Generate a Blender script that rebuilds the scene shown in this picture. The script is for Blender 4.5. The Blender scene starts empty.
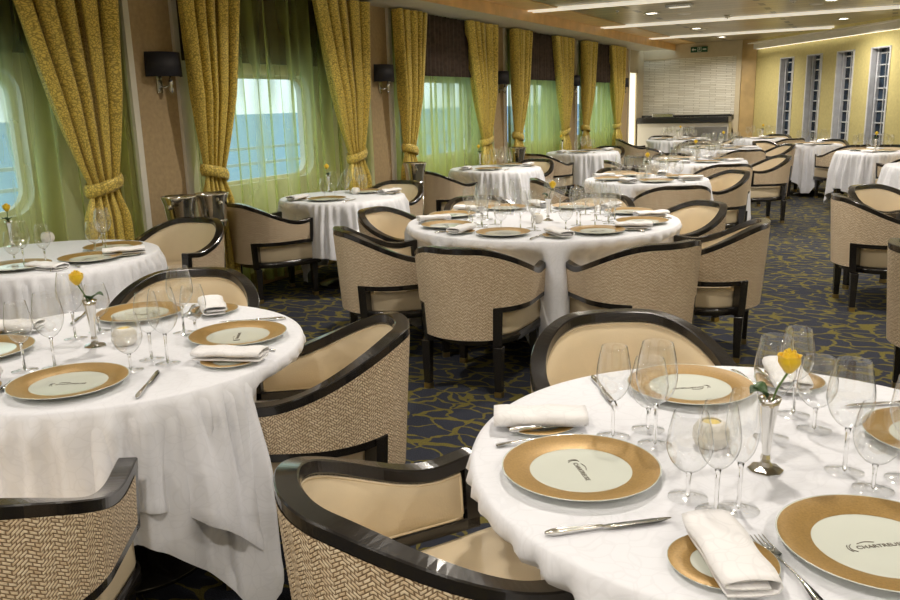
import bpy, bmesh, math, random
from mathutils import Vector, Matrix
PI=math.pi
sc=bpy.context.scene
COL=sc.collection
random.seed(7)
def rad(d): return d*PI/180

# ---------------------------------------------------------------- materials
def newmat(name):
    m=bpy.data.materials.new(name); m.use_nodes=True
    nt=m.node_tree; b=nt.nodes['Principled BSDF']
    return m,nt,b
def setp(b,**k):
    names={'base':'Base Color','rough':'Roughness','metal':'Metallic','spec':'Specular IOR Level','coat':'Coat Weight',
           'coatr':'Coat Roughness','sheen':'Sheen Weight','trans':'Transmission Weight','emit':'Emission Color','es':'Emission Strength','sss':'Subsurface Weight'}
    for a,v in k.items():
        if a in('base','emit'): v=(*v,1)
        b.inputs[names[a]].default_value=v
def simple(name,base,rough=.5,noise=0.0,scale=8,bump=0.0,bscale=60,**k):
    m,nt,b=newmat(name); setp(b,base=base,rough=rough,**k)
    N=nt.nodes; L=nt.links
    tc=N.new('ShaderNodeTexCoord')
    if noise:
        n=N.new('ShaderNodeTexNoise'); n.inputs['Scale'].default_value=scale; n.inputs['Detail'].default_value=4
        r=N.new('ShaderNodeValToRGB')
        r.color_ramp.elements[0].position=.3; r.color_ramp.elements[1].position=.7
        r.color_ramp.elements[0].color=(*[c*(1-noise) for c in base],1)
        r.color_ramp.elements[1].color=(*[min(1,c*(1+noise)) for c in base],1)
        L.new(tc.outputs['Object'],n.inputs['Vector']); L.new(n.outputs['Fac'],r.inputs['Fac']); L.new(r.outputs['Color'],b.inputs['Base Color'])
    if bump:
        n2=N.new('ShaderNodeTexNoise'); n2.inputs['Scale'].default_value=bscale; n2.inputs['Detail'].default_value=3
        bp=N.new('ShaderNodeBump'); bp.inputs['Strength'].default_value=bump; bp.inputs['Distance'].default_value=.004
        L.new(tc.outputs['Object'],n2.inputs['Vector']); L.new(n2.outputs['Fac'],bp.inputs['Height']); L.new(bp.outputs['Normal'],b.inputs['Normal'])
    return m
def ramp(N,stops,interp='LINEAR'):
    r=N.new('ShaderNodeValToRGB'); cr=r.color_ramp; cr.interpolation=interp
    while len(cr.elements)<len(stops): cr.elements.new(.5)
    for e,(p,c) in zip(cr.elements,stops): e.position=p; e.color=(*c,1) if len(c)==3 else c
    return r

M={}
M['lacquer']=simple('black_lacquer',(.012,.010,.009),.22,spec=.6,coat=.5,coatr=.12)
M['leather']=simple('cream_leather',(.73,.61,.42),.38,noise=.05,scale=5,bump=.15,bscale=220,spec=.5)
M['piping']=simple('cream_piping',(.80,.68,.48),.45)
M['linen']=None
M['silver']=simple('polished_silver',(.78,.77,.74),.16,metal=1.0,noise=.08,scale=12)
M['brass']=simple('aged_brass',(.60,.45,.2),.3,metal=1.0)
M['gold_rim']=simple('gold_glaze',(.36,.22,.065),.40,noise=.16,scale=260,metal=.30,spec=.6,bump=.1,bscale=400)
M['porcelain']=simple('white_porcelain',(.68,.71,.63),.12,spec=.6,coat=.4)
M['logo']=simple('logo_ink',(.10,.075,.055),.5)
M['petal']=simple('yellow_petal',(.95,.60,.015),.5,noise=.18,scale=30,sss=.0,sheen=.3)
M['leaf']=simple('rose_leaf',(.035,.085,.02),.45,noise=.3,scale=40)
M['stem_green']=simple('rose_stem',(.10,.17,.04),.5)
M['wax']=simple('candle_wax',(.88,.68,.18),.5)
M['shade']=simple('black_shade',(.016,.016,.026),.6,noise=.2,scale=90)
M['pil']=simple('tan_fabric_wall',(.47,.345,.19),.62,noise=.10,scale=30,bump=.1,bscale=260)
M['wallcream']=simple('cream_wall',(.60,.52,.36),.6,noise=.04)
M['trimw']=simple('cream_trim',(.86,.83,.74),.4,noise=.03)
M['yellow']=simple('yellow_plaster',(.62,.54,.23),.55,noise=.07,scale=25,bump=.15,bscale=160)
M['tanwood']=simple('tan_wood',(.52,.37,.17),.4,noise=.12,scale=6)
M['orange']=simple('glow_tinted_wood',(.80,.54,.23),.38,noise=.12,scale=5)  # wood colour brightened to carry the cove glow, no cove lamp here
M['soffit']=simple('soffit_paint',(.66,.63,.52),.5,noise=.04,scale=3)
M['valance']=simple('brown_valance',(.075,.050,.038),.8,noise=.3,scale=20)
M['granite']=simple('black_granite',(.02,.02,.022),.15,noise=.5,scale=120)
M['jamb']=simple('brushed_jamb',(.74,.76,.80),.32,metal=.35,noise=.12)
M['chrome']=simple('satin_chrome',(.62,.64,.66),.25,metal=1.0,noise=.06)
M['darkglass']=simple('dark_window_glass',(.02,.035,.06),.12,noise=.7,scale=7,spec=.3)
M['rail']=simple('painted_rail',(.62,.72,.78),.5)
M['steel']=simple('stainless_panel',(.30,.30,.31),.3,metal=.8,noise=.1)
M['signg']=simple('sign_green',(.01,.09,.05),.4)
M['signw']=simple('sign_white',(.8,.85,.8),.5)
M['plasticw']=simple('white_plastic',(.75,.72,.66),.4)
M['underside']=simple('table_wood',(.12,.07,.04),.6,noise=.2)

def mat_emit(name,col,s):
    m,nt,b=newmat(name); setp(b,base=col,emit=col,es=s,rough=.5); return m
M['strip']=mat_emit('light_strip',(1,.93,.78),.55)
M['lamp']=mat_emit('lamp_lens',(1,.90,.74),8.0)
M['doorglow']=mat_emit('glowing_door_glass',(1,.93,.72),1.1)  # emission stands in for daylight through the door glass
M['cove']=mat_emit('cove_strip',(1,.93,.78),1.5)

def mat_weave():
    m,nt,b=newmat('woven_cane'); N=nt.nodes; L=nt.links
    uv=N.new('ShaderNodeUVMap'); uv.uv_map='UVMap'
    mp=N.new('ShaderNodeMapping'); mp.inputs['Rotation'].default_value=(0,0,0)
    L.new(uv.outputs['UV'],mp.inputs['Vector'])
    nz=N.new('ShaderNodeTexNoise'); nz.inputs['Scale'].default_value=18; nz.inputs['Detail'].default_value=2
    L.new(mp.outputs[0],nz.inputs['Vector'])
    mixv=N.new('ShaderNodeVectorMath'); mixv.operation='MULTIPLY_ADD'; mixv.inputs[1].default_value=(.009,.009,0)
    sx=N.new('ShaderNodeSeparateXYZ'); L.new(uv.outputs['UV'],sx.inputs[0])
    pg=N.new('ShaderNodeMath'); pg.operation='PINGPONG'; pg.inputs[1].default_value=.024; L.new(sx.outputs[0],pg.inputs[0])
    pm=N.new('ShaderNodeMath'); pm.operation='MULTIPLY'; pm.inputs[1].default_value=.75; L.new(pg.outputs[0],pm.inputs[0])
    cz_=N.new('ShaderNodeCombineXYZ'); L.new(pm.outputs[0],cz_.inputs[1])
    av=N.new('ShaderNodeVectorMath'); av.operation='ADD'; L.new(mp.outputs[0],av.inputs[0]); L.new(cz_.outputs[0],av.inputs[1])
    L.new(nz.outputs['Color'],mixv.inputs[0]); L.new(av.outputs[0],mixv.inputs[2])
    br=N.new('ShaderNodeTexBrick'); br.offset=.5
    br.inputs['Scale'].default_value=1.0; br.inputs['Brick Width'].default_value=.0140; br.inputs['Row Height'].default_value=.0088
    br.inputs['Mortar Size'].default_value=.0023; br.inputs['Mortar Smooth'].default_value=1.0
    br.inputs['Color1'].default_value=(.98,.84,.62,1); br.inputs['Color2'].default_value=(.80,.64,.44,1); br.inputs['Mortar'].default_value=(.27,.17,.09,1)
    L.new(mixv.outputs[0],br.inputs['Vector'])
    n2=N.new('ShaderNodeTexNoise'); n2.inputs['Scale'].default_value=90; L.new(uv.outputs['UV'],n2.inputs['Vector'])
    mx=N.new('ShaderNodeMix'); mx.data_type='RGBA'; mx.blend_type='MULTIPLY'; mx.inputs[0].default_value=.6
    r=ramp(N,[(.35,(.74,.68,.60)),(.6,(1,1,1))]); L.new(n2.outputs['Fac'],r.inputs['Fac'])
    L.new(br.outputs['Color'],mx.inputs[6]); L.new(r.outputs['Color'],mx.inputs[7]); L.new(mx.outputs[2],b.inputs['Base Color'])
    bp=N.new('ShaderNodeBump'); bp.inputs['Strength'].default_value=.7; bp.inputs['Distance'].default_value=.003; bp.invert=True
    L.new(br.outputs['Fac'],bp.inputs['Height']); L.new(bp.outputs['Normal'],b.inputs['Normal'])
    setp(b,rough=.5); return m
M['weave']=mat_weave()

def mat_linen(name,base,strength=.16,line=.035):
    m,nt,b=newmat(name); N=nt.nodes; L=nt.links
    tc=N.new('ShaderNodeTexCoord')
    nz=N.new('ShaderNodeTexNoise'); nz.inputs['Scale'].default_value=7; nz.inputs['Detail'].default_value=1
    L.new(tc.outputs['Object'],nz.inputs['Vector'])
    va=N.new('ShaderNodeVectorMath'); va.operation='MULTIPLY_ADD'; va.inputs[1].default_value=(.25,.25,.25)
    L.new(nz.outputs['Color'],va.inputs[0]); L.new(tc.outputs['Object'],va.inputs[2])
    v=N.new('ShaderNodeTexVoronoi'); v.feature='DISTANCE_TO_EDGE'; v.inputs['Scale'].default_value=24
    L.new(va.outputs[0],v.inputs['Vector'])
    r=ramp(N,[(0,(1,1,1)),(line,(1,1,1)),(line+.03,(0,0,0))]); L.new(v.outputs['Distance'],r.inputs['Fac'])
    mx=N.new('ShaderNodeMix'); mx.data_type='RGBA'
    mu=N.new('ShaderNodeMath'); mu.operation='MULTIPLY'; mu.inputs[1].default_value=strength
    L.new(r.outputs['Color'],mu.inputs[0]); L.new(mu.outputs[0],mx.inputs[0])
    mx.inputs[6].default_value=(*base,1); mx.inputs[7].default_value=(*[c*.72 for c in base],1)
    L.new(mx.outputs[2],b.inputs['Base Color']); setp(b,rough=.65,sheen=.25)
    n3=N.new('ShaderNodeTexNoise'); n3.inputs['Scale'].default_value=5; n3.inputs['Detail'].default_value=5
    L.new(tc.outputs['Object'],n3.inputs['Vector'])
    bp=N.new('ShaderNodeBump'); bp.inputs['Strength'].default_value=.25; bp.inputs['Distance'].default_value=.02
    L.new(n3.outputs['Fac'],bp.inputs['Height']); L.new(bp.outputs['Normal'],b.inputs['Normal'])
    return m
M['linen']=mat_linen('damask_linen',(.77,.78,.82))
M['napkin']=mat_linen('damask_napkin',(.84,.83,.83),.22)

def mat_glass(name,tint=(.985,.99,.99),boost=1.0):
    m=bpy.data.materials.new(name); m.use_nodes=True; nt=m.node_tree; N=nt.nodes; L=nt.links
    for n in list(N): N.remove(n)
    o=N.new('ShaderNodeOutputMaterial'); t=N.new('ShaderNodeBsdfTransparent'); t.inputs[0].default_value=(*tint,1)
    g=N.new('ShaderNodeBsdfGlossy'); g.inputs['Roughness'].default_value=.03; g.inputs['Color'].default_value=(1,1,1,1)
    lw=N.new('ShaderNodeLayerWeight'); lw.inputs['Blend'].default_value=.5
    pw=N.new('ShaderNodeMath'); pw.operation='POWER'; pw.inputs[1].default_value=3.5
    ma=N.new('ShaderNodeMath'); ma.operation='MULTIPLY_ADD'; ma.inputs[1].default_value=.85*boost; ma.inputs[2].default_value=.11*boost; ma.use_clamp=True
    mx=N.new('ShaderNodeMixShader')
    tr=N.new('ShaderNodeValToRGB'); e=tr.color_ramp.elements; e[0].position=.62; e[0].color=(*tint,1); e[1].position=1.0; e[1].color=(.35,.37,.37,1)
    L.new(lw.outputs['Facing'],tr.inputs[0]); L.new(tr.outputs[0],t.inputs[0])
    L.new(lw.outputs['Facing'],pw.inputs[0]); L.new(pw.outputs[0],ma.inputs[0]); L.new(ma.outputs[0],mx.inputs[0])
    L.new(t.outputs[0],mx.inputs[1]); L.new(g.outputs[0],mx.inputs[2]); L.new(mx.outputs[0],o.inputs[0])
    return m
M['glass']=mat_glass('clear_glass')
M['pane']=mat_glass('window_glass',(.97,.98,1),.35)
M['stemglass']=simple('stem_glass',(1,1,1),.02,trans=1.0)

def mat_sheer(dn=(.12,.34,.70)):
    m=bpy.data.materials.new('green_sheer'); m.use_nodes=True; nt=m.node_tree; N=nt.nodes; L=nt.links
    for n in list(N): N.remove(n)
    o=N.new('ShaderNodeOutputMaterial'); t=N.new('ShaderNodeBsdfTransparent'); t.inputs[0].default_value=(.93,.97,.80,1)
    d=N.new('ShaderNodeBsdfDiffuse'); d.inputs[0].default_value=(.24,.26,.10,1)
    tr=N.new('ShaderNodeBsdfTranslucent'); tr.inputs[0].default_value=(.80,.86,.34,1)
    a=N.new('ShaderNodeMixShader'); a.inputs[0].default_value=.72; L.new(d.outputs[0],a.inputs[1]); L.new(tr.outputs[0],a.inputs[2])
    uv=N.new('ShaderNodeUVMap'); uv.uv_map='UVMap'
    mp=N.new('ShaderNodeMapping'); mp.inputs['Scale'].default_value=(1,.10,1); L.new(uv.outputs[0],mp.inputs[0])
    nz=N.new('ShaderNodeTexNoise'); nz.inputs['Scale'].default_value=7.0; nz.inputs['Detail'].default_value=2.5; L.new(mp.outputs[0],nz.inputs['Vector'])
    r=ramp(N,[(.36,(dn[0],)*3),(.5,(dn[1],)*3),(.62,(dn[2],)*3)]); L.new(nz.outputs['Fac'],r.inputs[0])
    mx=N.new('ShaderNodeMixShader'); L.new(r.outputs[0],mx.inputs[0]); L.new(t.outputs[0],mx.inputs[1]); L.new(a.outputs[0],mx.inputs[2]); L.new(mx.outputs[0],o.inputs[0])
    return m
M['sheer']=mat_sheer()
M['sheer_dense']=mat_sheer((.34,.66,.90))

def mat_drape():
    m,nt,b=newmat('gold_brocade'); N=nt.nodes; L=nt.links
    uv=N.new('ShaderNodeUVMap'); uv.uv_map='UVMap'
    nz=N.new('ShaderNodeTexNoise'); nz.inputs['Scale'].default_value=16; nz.inputs['Detail'].default_value=1; L.new(uv.outputs[0],nz.inputs['Vector'])
    va=N.new('ShaderNodeVectorMath'); va.operation='MULTIPLY_ADD'; va.inputs[1].default_value=(.05,.05,0); L.new(nz.outputs['Color'],va.inputs[0]); L.new(uv.outputs[0],va.inputs[2])
    v=N.new('ShaderNodeTexVoronoi'); v.feature='DISTANCE_TO_EDGE'; v.inputs['Scale'].default_value=70; L.new(va.outputs[0],v.inputs['Vector'])
    r=ramp(N,[(.05,(.44,.32,.065)),(.14,(.88,.69,.15))]); L.new(v.outputs['Distance'],r.inputs[0]); L.new(r.outputs[0],b.inputs['Base Color'])
    rr=ramp(N,[(.05,(.6,.6,.6)),(.13,(.3,.3,.3))]); L.new(v.outputs['Distance'],rr.inputs[0]); L.new(rr.outputs[0],b.inputs['Roughness'])
    setp(b,metal=.12,sheen=.2)
    bp=N.new('ShaderNodeBump'); bp.inputs['Strength'].default_value=.3; bp.inputs['Distance'].default_value=.003; L.new(v.outputs['Distance'],bp.inputs['Height']); L.new(bp.outputs[0],b.inputs['Normal'])
    return m
M['drape']=mat_drape()

def mat_carpet():
    m,nt,b=newmat('patterned_carpet'); N=nt.nodes; L=nt.links
    tc=N.new('ShaderNodeTexCoord')
    mp=N.new('ShaderNodeMapping'); mp.inputs['Scale'].default_value=(1,1.5,1); mp.inputs['Rotation'].default_value=(0,0,rad(28)); L.new(tc.outputs['Object'],mp.inputs[0])
    nz=N.new('ShaderNodeTexNoise'); nz.inputs['Scale'].default_value=5; nz.inputs['Detail'].default_value=2; L.new(mp.outputs[0],nz.inputs['Vector'])
    va=N.new('ShaderNodeVectorMath'); va.operation='MULTIPLY_ADD'; va.inputs[1].default_value=(.22,.22,0); L.new(nz.outputs['Color'],va.inputs[0]); L.new(mp.outputs[0],va.inputs[2])
    v=N.new('ShaderNodeTexVoronoi'); v.feature='DISTANCE_TO_EDGE'; v.inputs['Scale'].default_value=6.0; L.new(va.outputs[0],v.inputs['Vector'])
    n2=N.new('ShaderNodeTexNoise'); n2.inputs['Scale'].default_value=9; L.new(mp.outputs[0],n2.inputs['Vector'])
    th=N.new('ShaderNodeMath'); th.operation='MULTIPLY_ADD'; th.inputs[1].default_value=-.28; L.new(n2.outputs['Fac'],th.inputs[0]); L.new(v.outputs['Distance'],th.inputs[2])
    r=ramp(N,[(0,(1,1,1)),(.012,(0,0,0))]); 
    ad=N.new('ShaderNodeMath'); ad.operation='ADD'; ad.inputs[1].default_value=.09; L.new(th.outputs[0],ad.inputs[0]); L.new(ad.outputs[0],r.inputs[0])
    n3=N.new('ShaderNodeTexNoise'); n3.inputs['Scale'].default_value=240; L.new(tc.outputs['Object'],n3.inputs['Vector'])
    base=ramp(N,[(.35,(.020,.022,.030)),(.65,(.050,.055,.075))]); L.new(n3.outputs['Fac'],base.inputs[0])
    vein=ramp(N,[(.35,(.095,.080,.024)),(.65,(.19,.16,.045))]); L.new(n3.outputs['Fac'],vein.inputs[0])
    mx=N.new('ShaderNodeMix'); mx.data_type='RGBA'; L.new(r.outputs[0],mx.inputs[0]); L.new(base.outputs[0],mx.inputs[6]); L.new(vein.outputs[0],mx.inputs[7])
    L.new(mx.outputs[2],b.inputs['Base Color']); setp(b,rough=.95,spec=.1)
    bp=N.new('ShaderNodeBump'); bp.inputs['Strength'].default_value=.5; bp.inputs['Distance'].default_value=.006; L.new(n3.outputs['Fac'],bp.inputs['Height']); L.new(bp.outputs[0],b.inputs['Normal'])
    return m
M['carpet']=mat_carpet()

def mat_ceiling():
    m,nt,b=newmat('ceiling_planks'); N=nt.nodes; L=nt.links
    tc=N.new('ShaderNodeTexCoord')
    mp=N.new('ShaderNodeMapping'); mp.inputs['Scale'].default_value=(1/1.5,1/.3,1); L.new(tc.outputs['Object'],mp.inputs[0])
    br=N.new('ShaderNodeTexBrick'); br.offset=.5; br.inputs['Scale'].default_value=1; br.inputs['Brick Width'].default_value=2; br.inputs['Row Height'].default_value=1
    br.inputs['Mortar Size'].default_value=.025
    br.inputs['Color1'].default_value=(.50,.43,.29,1); br.inputs['Color2'].default_value=(.40,.35,.24,1); br.inputs['Mortar'].default_value=(.05,.04,.025,1)
    L.new(mp.outputs[0],br.inputs['Vector']); L.new(br.outputs['Color'],b.inputs['Base Color'])
    setp(b,rough=.28,metal=.45); return m
M['ceil']=mat_ceiling()

def mat_stone():
    m,nt,b=newmat('ledge_stone'); N=nt.nodes; L=nt.links
    tc=N.new('ShaderNodeTexCoord'); sp=N.new('ShaderNodeSeparateXYZ'); cb=N.new('ShaderNodeCombineXYZ')
    L.new(tc.outputs['Object'],sp.inputs[0]); L.new(sp.outputs[0],cb.inputs[0]); L.new(sp.outputs[2],cb.inputs[1])
    br=N.new('ShaderNodeTexBrick'); br.offset=.37; br.inputs['Scale'].default_value=1; br.inputs['Brick Width'].default_value=.32; br.inputs['Row Height'].default_value=.035
    br.inputs['Mortar Size'].default_value=.003; br.inputs['Color1'].default_value=(.92,.90,.80,1); br.inputs['Color2'].default_value=(.74,.71,.60,1); br.inputs['Mortar'].default_value=(.35,.31,.22,1)
    L.new(cb.outputs[0],br.inputs['Vector']); L.new(br.outputs['Color'],b.inputs['Base Color'])
    bp=N.new('ShaderNodeBump'); bp.inputs['Strength'].default_value=.8; bp.inputs['Distance'].default_value=.01; L.new(br.outputs['Color'],bp.inputs['Height']); L.new(bp.outputs[0],b.inputs['Normal'])
    setp(b,rough=.7); return m
M['stone']=mat_stone()
def mat_sea():
    m,nt,b=newmat('sea_water'); N=nt.nodes; L=nt.links
    tc=N.new('ShaderNodeTexCoord'); n=N.new('ShaderNodeTexNoise'); n.inputs['Scale'].default_value=.08; n.inputs['Detail'].default_value=6
    L.new(tc.outputs['Object'],n.inputs['Vector'])
    bp=N.new('ShaderNodeBump'); bp.inputs['Strength'].default_value=.6; bp.inputs['Distance'].default_value=1.0; L.new(n.outputs['Fac'],bp.inputs['Height']); L.new(bp.outputs[0],b.inputs['Normal'])
    setp(b,base=(.10,.27,.42),rough=.45,spec=.3); return m
M['sea']=mat_sea()

# ---------------------------------------------------------------- mesh helpers
class MB:
    def __init__(s): s.v=[];s.f=[];s.uv={};s.flat=set()
    def add(s,vs,fs,uvs=None,flat=False):
        o=len(s.v); s.v+= [tuple(p) for p in vs]
        for i,f in enumerate(fs):
            if flat: s.flat.add(len(s.f))
            if uvs: s.uv[len(s.f)]=[uvs[j] for j in f]
            s.f.append(tuple(o+j for j in f))
        return s
    def box(s,x0,x1,y0,y1,z0,z1,T=None):
        vs=[Vector((x,y,z)) for z in(z0,z1) for y in(y0,y1) for x in(x0,x1)]
        if T: vs=[T@p for p in vs]
        return s.add(vs,[(0,2,3,1),(4,5,7,6),(0,1,5,4),(2,6,7,3),(0,4,6,2),(1,3,7,5)],flat=True)
    def hexa(s,b,t):   # bottom 4, top 4 points
        return s.add(list(b)+list(t),[(3,2,1,0),(4,5,6,7),(0,1,5,4),(1,2,6,5),(2,3,7,6),(3,0,4,7)],flat=True)
    def lathe(s,prof,n=24,c=(0,0),closed=False):
        vs=[];fs=[]
        for r,z in prof:
            for i in range(n):
                a=2*PI*i/n; vs.append((c[0]+r*math.cos(a),c[1]+r*math.sin(a),z))
        for j in range(len(prof)-1):
            for i in range(n):
                k=(i+1)%n; fs.append((j*n+i,j*n+k,(j+1)*n+k,(j+1)*n+i))
        return s.add(vs,fs)
    def tube(s,pts,r,n=8,closed=False,cap=True):
        pts=[Vector(p) for p in pts]; m=len(pts); vs=[];fs=[]
        up=Vector((0,0,1))
        for i,p in enumerate(pts):
            if closed: d=pts[(i+1)%m]-pts[i-1]
            else: d=pts[min(i+1,m-1)]-pts[max(i-1,0)]
            d.normalize()
            a=d.cross(up)
            if a.length<.05: a=d.cross(Vector((0,1,0)))
            a.normalize(); b=a.cross(d)
            rr=r[i] if isinstance(r,(list,tuple)) else r
            for k in range(n):
                t=2*PI*k/n; vs.append(p+a*rr*math.cos(t)+b*rr*math.sin(t))
        for i in range(m if closed else m-1):
            j=(i+1)%m
            for k in range(n):
                l=(k+1)%n; fs.append((i*n+k,i*n+l,j*n+l,j*n+k))
        if cap and not closed:
            fs.append(tuple(range(n))[::-1]); fs.append(tuple((m-1)*n+k for k in range(n)))
        return s.add(vs,fs)
    def rings(s,rs,cap=True,loop=True,uvs=None):    # list of rings of points
        n=len(rs[0]); vs=[p for r in rs for p in r]; fs=[]
        for j in range(len(rs)-1):
            for i in range(n if loop else n-1):
                k=(i+1)%n; fs.append((j*n+i,j*n+k,(j+1)*n+k,(j+1)*n+i))
        if cap: fs.append(tuple(range(n))[::-1]); fs.append(tuple((len(rs)-1)*n+i for i in range(n)))
        return s.add(vs,fs,uvs)
    def grid(s,fn,nu,nv,uvf=None):
        vs=[];uv=[];fs=[]
        for j in range(nv+1):
            for i in range(nu+1):
                u=i/nu;v=j/nv; vs.append(fn(u,v)); uv.append(uvf(u,v) if uvf else (u,v))
        for j in range(nv):
            for i in range(nu):
                a=j*(nu+1)+i; fs.append((a,a+1,a+nu+2,a+nu+1))
        return s.add(vs,fs,uv)
    def build(s,name,mat,parent=None,bevel=0,smooth=True,solid=0):
        me=bpy.data.meshes.new(name); me.from_pydata(s.v,[],s.f); 
        if s.uv:
            ul=me.uv_layers.new(name='UVMap')
            for p in me.polygons:
                if p.index in s.uv:
                    for li,uv in zip(p.loop_indices,s.uv[p.index]): ul.data[li].uv=uv
        for p in me.polygons: p.use_smooth=(p.index not in s.flat) and smooth
        me.materials.append(mat); me.update()
        o=bpy.data.objects.new(name,me); COL.objects.link(o)
        if parent: o.parent=parent
        if solid:
            md=o.modifiers.new('Solid','SOLIDIFY'); md.thickness=solid; md.offset=0
        if bevel:
            md=o.modifiers.new('Bevel','BEVEL'); md.width=bevel; md.segments=2; md.limit_method='ANGLE'
        return o
def empty(name,label,cat,loc=(0,0,0),rz=0,group=None):
    o=bpy.data.objects.new(name,None); COL.objects.link(o); o.empty_display_size=.1
    o.location=loc; o.rotation_euler=(0,0,rz); o['label']=label; o['category']=cat
    if group: o['group']=group
    return o
def tag(o,label,cat,group=None,kind=None):
    if label: o['label']=label
    if cat: o['category']=cat
    if group: o['group']=group
    if kind: o['kind']=kind
    return o
def struct(o,label=None):
    o['kind']='structure'
    if label: o['label']=label
    return o
KIDS={}
def kids(o):
    if o.name not in KIDS: KIDS[o.name]=[c for c in bpy.data.objects if c.parent==o]
    return KIDS[o.name]
def copy_tree(o,parent=None):
    c=o.copy(); COL.objects.link(c)
    if parent: c.parent=parent
    for ch in kids(o): copy_tree(ch,c)
    return c
USED=set()
def place(proto,loc,rz,label,group=None,scale=None,cat=None):
    if proto.name not in USED: USED.add(proto.name); o=proto; kids(o); [kids(k) for k in kids(o)]
    else: o=copy_tree(proto)
    o.location=loc; o.rotation_euler=(0,0,rz); o['label']=label
    if group: o['group']=group
    elif 'group' in o: del o['group']
    if cat: o['category']=cat
    if scale: o.scale=scale
    return o

# ---------------------------------------------------------------- tub chair
HL=.69; UP=.215
def plan(u):
    """signed arc length from the back centre -> centre-line point and outward normal"""
    s=1 if u>=0 else -1; a=abs(u); R=.286; q=R*PI/2
    if a<q:
        t=a/R; x=R*math.sin(t); y=-R*math.cos(t); nx,ny=math.sin(t),-math.cos(t)
    else:
        x=R-.06*(a-q); y=a-q; nx,ny=1,0
    return s*x,y,s*nx,ny
def sst(a,b,x):
    t=max(0,min(1,(x-a)/(b-a))); return t*t*(3-2*t)
def zt(u):
    a=abs(u); return .785-.155*sst(.10,.58,a)+.012*sst(.58,.69,a)
def sp(u,off,z):
    x,y,nx,ny=plan(u); o=off+.07*(z-.5); return Vector((x+nx*o,y+ny*o,z))
def sweep(mb,us,zlo,zhi,o0=-.026,o1=.026,rnd=.008):
    n0=len(mb.f)
    rs=[]
    for u in us:
        a=zlo(u);b=zhi(u);r=min(rnd,(b-a)/2.2)
        rs.append([sp(u,o1,a+r),sp(u,o1,b-r),sp(u,o1-r,b),sp(u,o0+r,b),sp(u,o0,b-r),sp(u,o0,a+r),sp(u,o0+r,a),sp(u,o1-r,a)])
    mb.rings(rs)
    mb.flat.update(range(n0,len(mb.f)))
def lin(a,b,n): return [a+(b-a)*i/n for i in range(n+1)]
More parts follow.
